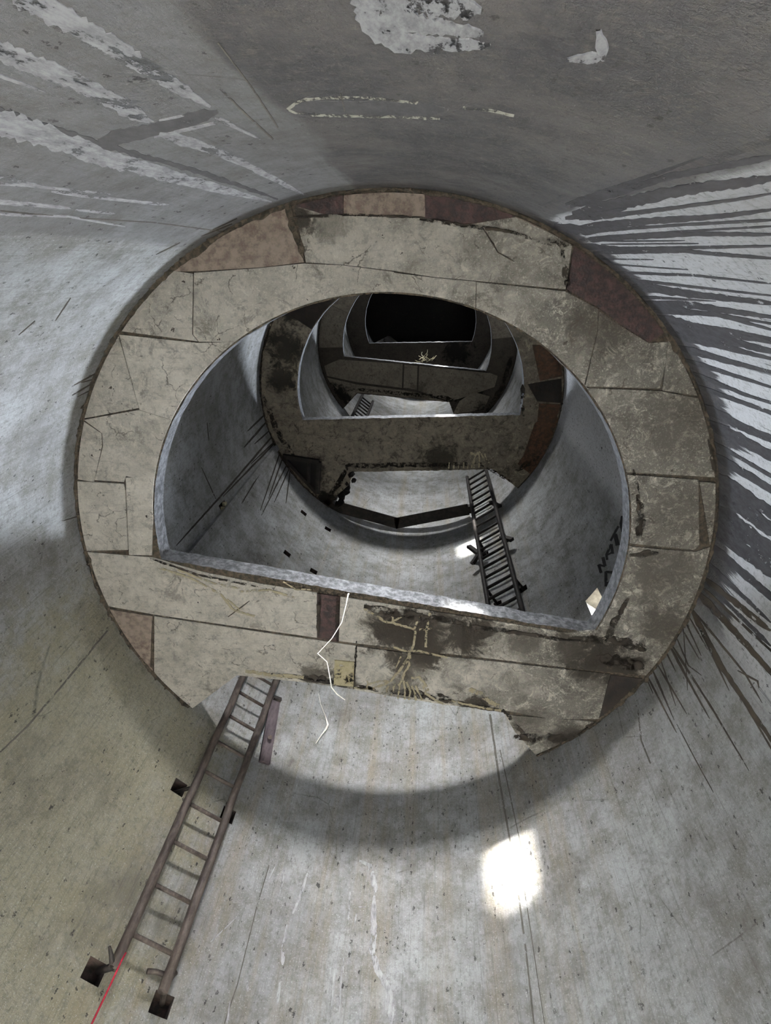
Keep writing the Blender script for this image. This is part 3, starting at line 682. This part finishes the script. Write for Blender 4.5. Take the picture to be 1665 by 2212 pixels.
wh = Marks(4); Z7 = conv(0, 0, 1.85); Zb = conv(400, 1600, 2.379)
for pts, w0, w1 in [([(-80,170),(300,320),(610,490)],80,60), ([(60,-40),(480,200),(840,425)],110,36), ([(-60,280),(180,365)],16,8), ([(660,540),(860,600),(1010,670),(1215,778)],44,12), ([(-60,470),(180,540),(420,630),(800,735),(1085,806)],110,14),
    ([(-60,690),(170,745)],18,10), ([(230,768),(470,798),(690,820)],14,8), ([(-60,800),(290,832)],22,10), ([(-50,730),(110,740),(440,775)],12,6), ([(0,855),(270,865),(500,905)],9,5), ([(320,840),(460,852)],12,5), ([(660,475),(735,460)],10,6), ([(640,540),(860,490),(880,470),(940,500)],14,8), ([(880,480),(1040,555)],14,5)]:
    wh.strip(Z7(pts), w0/1.85, w1/1.85, .22, on_wall)
for pts, w0, w1 in [([(925,630),(950,640),(980,780)],26,22), ([(970,830),(968,1000),(960,1080),(990,1180),(1040,1270),(1060,1380),(1055,1470)],26,36), ([(618,712),(590,800),(552,890)],14,12), ([(518,978),(505,1060),(500,1155)],16,16), ([(482,1278),(474,1352)],20,16),
    ([(845,810),(836,935)],8,6), ([(880,890),(870,945)],10,7), ([(770,1140),(745,1456)],6,5), ([(805,1150),(790,1440)],6,5), ([(812,1150),(812,1195)],9,8), ([(505,690),(486,785)],8,6), ([(225,1380),(215,1456)],10,8), ([(320,1270),(322,1290)],22,18), ([(460,650),(430,710)],5,4), ([(240,930),(130,1035)],5,3), ([(900,855),(930,855)],10,6)]:
    wh.strip(Zb(pts), w0/2.379, w1/2.379, .25, on_wall)
for pts, w0, w1 in [([(785,-30),(800,50),(860,86),(940,92),(1060,98)],60,18), ([(800,-20),(1040,20)],80,40), ([(830,40),(1045,70)],50,20), ([(1238,126),(1300,122)],16,22), ([(1295,75),(1304,128)],26,22)]:
    wh.strip(pts, w0, w1, .35, on_wall)
wh.build('lime_runs', 'limewash', wall, 'white lime streaks on the shaft wall')
ch = Marks(5)
for pts in ([(620,236),(640,222),(660,214),(720,210),(820,213),(905,222)], [(620,236),(645,246),(720,250),(850,252),(950,256)], [(1000,232),(1060,238),(1110,250)]):
    ch.strip(pts, 4.5, 4, .5, on_wall, False)
ch.build('chalk_loop', 'chalk', wall, 'pale chalk loop drawn on the dark wall')
cb = Marks(6)
cb.strip([(648,230),(760,232),(960,236)], 26, 30, .15, on_wall); cb.strip([(225,302),(330,280),(470,240)], 30, 26, .15, on_wall)
cb.strip([(0,235),(70,265),(250,320),(420,368),(600,430)], 14, 8, .5, on_wall)
cb.build('dark_smears', 'smear', wall, 'dark smears on the upper wall')
# painted letters on the far right wall
pn = Marks(8); Zp = conv(1250, 1100, 8.19)
for pts, w in [([(700,300),(560,560)],34), ([(640,440),(690,640)],70), ([(500,900),(490,800),(575,620)],36), ([(575,620),(600,790)],44), ([(490,820),(590,760)],22), ([(350,980),(395,1130)],44), ([(350,985),(470,1010)],30), ([(425,850),(465,1010)],50),
               ([(480,1100),(480,1370)],44), ([(480,1110),(640,1120)],40), ([(620,1120),(590,1260),(480,1360)],60), ([(770,120),(745,260),(775,400)],44), ([(700,820),(680,1000)],40)]:
    pn.strip(Zp(pts), w/8.19, w/8.19, .1, on_wall, False, 4)
pn.build('painted_letters', 'paint', wall, 'faded black painted letters on the right wall')
# lime deposits branching over the stained strip of the lowest platform
lm = Marks(9); Zc = conv(640, 1230, 3.62); f1 = on_slab(H1)
for pts, w in [([(530,300),(620,350),(690,400),(750,410),(840,435),(920,460)],16), ([(750,410),(755,370),(745,340)],12), ([(750,400),(830,360),(900,330)],12), ([(920,460),(940,420),(960,360)],14), ([(930,470),(925,540),(905,620)],14), ([(1045,330),(1020,460),(1010,600)],16), ([(960,465),(1030,455),(1110,460)],12),
    ([(760,600),(850,630),(960,630),(1060,655),(1180,680)],12), ([(885,640),(870,700),(800,790),(740,860),(690,890)],18), ([(890,650),(885,740),(850,790),(830,850),(800,900)],16), ([(690,890),(600,920),(520,925),(450,912)],13), ([(740,860),(640,870),(560,890),(550,920)],11), ([(560,890),(555,860)],9),
    ([(720,900),(700,960),(690,990)],14), ([(770,880),(760,930),(745,990)],14), ([(810,900),(800,950),(795,1000)],14), ([(840,860),(850,930),(845,1005)],14), ([(860,870),(890,940),(880,1010)],14), ([(900,900),(930,960),(935,1015)],14), ([(930,900),(960,960),(985,1010)],14), ([(990,900),(1010,960),(1100,1020),(1150,1040)],16),
    ([(900,840),(960,830),(1000,880),(1030,940)],18), ([(700,960),(620,940),(600,925)],9), ([(1350,930),(1440,960),(1500,1020),(1580,1060)],30), ([(1200,1010),(1300,1040),(1480,1075),(1600,1095)],16), ([(820,670),(790,740),(780,760)],9),
    ([(300,800),(330,870),(420,880)],12), ([(300,780),(330,700)],18), ([(-100,90),(0,150),(120,150)],8)]:
    lm.strip(Zc(pts), w/3.62, w/3.62, .4, f1, False, 4)
Zg = conv(300, 1150, 1.5136)
for pts, w in [([(60,110),(180,150),(270,200),(310,250),(380,272)],6), ([(130,120),(250,165),(330,180)],5), ([(330,190),(430,185),(520,215)],6), ([(290,215),(330,250)],4), ([(350,450),(430,462),(540,470)],10)]:
    lm.strip(Zg(pts), w/1.5136, w/1.5136, .4, f1, False, 5)
lm.build('lime_deposits', 'lime', slabs[0], 'pale branching lime deposits')
cy = Marks(10)
for pts, w in [([(622,438),(632,485),(645,520),(658,560)],16), ([(1050,505),(1075,545),(1110,565)],2.5), ([(505,1322),(540,1296)],2)]:
    cy.strip(pts, w, w*.6, .4, f1)
cy.build('slab_cracks', 'seam', slabs[0])
cpn = [plane_at(*p, H1) for p in ((724,1424),(765,1428),(763,1480),(722,1476))]
panel('cream_patch', cpn, H1, .0085, 'creamflake', slabs[0])

rl = random.Random(12); vs, fs = [], []
for k in range(11):
    t = k/10; q = plane_at(768-38*t+rl.uniform(-7, 7), 1014+76*t+rl.uniform(-6, 6), H2); c = W(q[0], q[1], H2+rl.uniform(-.01, .05)); b = len(vs); r_ = rl.uniform(.035, .085)
    ico = [Vector(v).normalized() for v in ((0,1,1.6),(0,-1,1.6),(0,1,-1.6),(0,-1,-1.6),(1,1.6,0),(-1,1.6,0),(1,-1.6,0),(-1,-1.6,0),(1.6,0,1),(-1.6,0,1),(1.6,0,-1),(-1.6,0,-1))]
    vs += [c+v*r_*rl.uniform(.6, 1.2) for v in ico]
    fs += [tuple(b+i for i in f) for f in ((0,1,8),(0,9,1),(0,5,9),(0,4,5),(0,8,4),(1,6,8),(1,7,6),(1,9,7),(2,3,11),(2,10,3),(2,4,10),(2,5,4),(2,11,5),(3,6,7),(3,10,6),(3,7,11),(4,8,10),(5,11,9),(6,10,8),(7,9,11))]
o = obj('broken_edge', vs, fs, 'blackbrown', slabs[1]); o['kind'] = 'stuff'; o['label'] = 'crumbled black concrete at the hatch corner'
l2m = Marks(14); f2 = on_slab(H2, .007); Z8 = conv(960, 960, 5.82)
for pts, w in [([(320,110),(400,120),(450,90)],26), ([(400,110),(370,180),(370,290)],14), ([(430,110),(440,200),(430,290)],14), ([(460,110),(490,180),(510,270)],16), ([(500,110),(520,170),(560,230)],14), ([(350,200),(340,290)],12), ([(300,230),(290,300)],10), ([(240,220),(240,300)],10), ([(180,230),(170,300)],10), ([(120,230),(115,300)],10), ([(60,220),(50,300)],10)]:
    l2m.strip(Z8(pts), w/5.82, w/5.82, .4, f2, False, 3)
l2m.build('lime_deposits', 'lime', slabs[1], 'pale lime deposits at the hatch edge')

# soot and damp creeping along the platform edges
M['soot'] = marks_mat('edge_soot', (14, 12, 11), (36, 31, 26), .56, 17, .95, (1, 1, 1))
for i, lines in enumerate(([([(600,1455),(700,1469),(780,1482),(900,1502),(1080,1530)],8), ([(660,1458),(760,1474)],12), ([(860,1490),(980,1508)],14), ([(1094,1540),(1124,1576),(1150,1610)],9), ([(1120,1590),(1240,1592),(1300,1552)],18), ([(770,1396),(764,1484)],6), ([(1240,1378),(1306,1380),(1356,1290)],16), ([(1300,1420),(1390,1440)],26), ([(1320,1380),(1400,1400)],22), ([(1000,1350),(1100,1362),(1230,1382)],9), ([(800,1310),(900,1330),(1000,1345)],18), ([(690,1285),(688,1372)],8), ([(730,1290),(727,1380)],8), ([(1378,1080),(1384,1130),(1378,1165)],18), ([(1372,1196),(1420,1192)],14), ([(1376,1050),(1366,1012)],7), ([(1215,556),(1225,622)],12), ([(640,470),(740,464),(915,470)],5), ([(920,476),(1100,500),(1190,530)],8), ([(1190,520),(1250,528)],20), ([(1500,760),(1510,840)],10), ([(1530,960),(1545,1030)],8), ([(330,1206),(430,1240),(560,1266)],4)],
                            [([(760,1005),(860,1004),(960,1004),(1040,1000)],9), ([(748,1012),(732,1044),(710,1072)],10), ([(1050,1010),(1105,1040)],6), ([(1130,900),(1128,830)],8), ([(575,870),(600,935),(640,990)],10), ([(1125,1010),(1165,985)],12)],
                            [([(775,841),(860,849),(960,858)],7), ([(722,838),(748,872)],12), ([(940,856),(985,866)],10), ([(1050,890),(1085,835),(1104,770)],10)])):
    mk = Marks(40+i)
    for pts, w in lines: mk.strip(pts, w, w*.8, .5, on_slab(H1+STEP*i, .0064), True, 9)
    mk.build('soot_stains', 'soot', slabs[i], 'black soot along the edges')
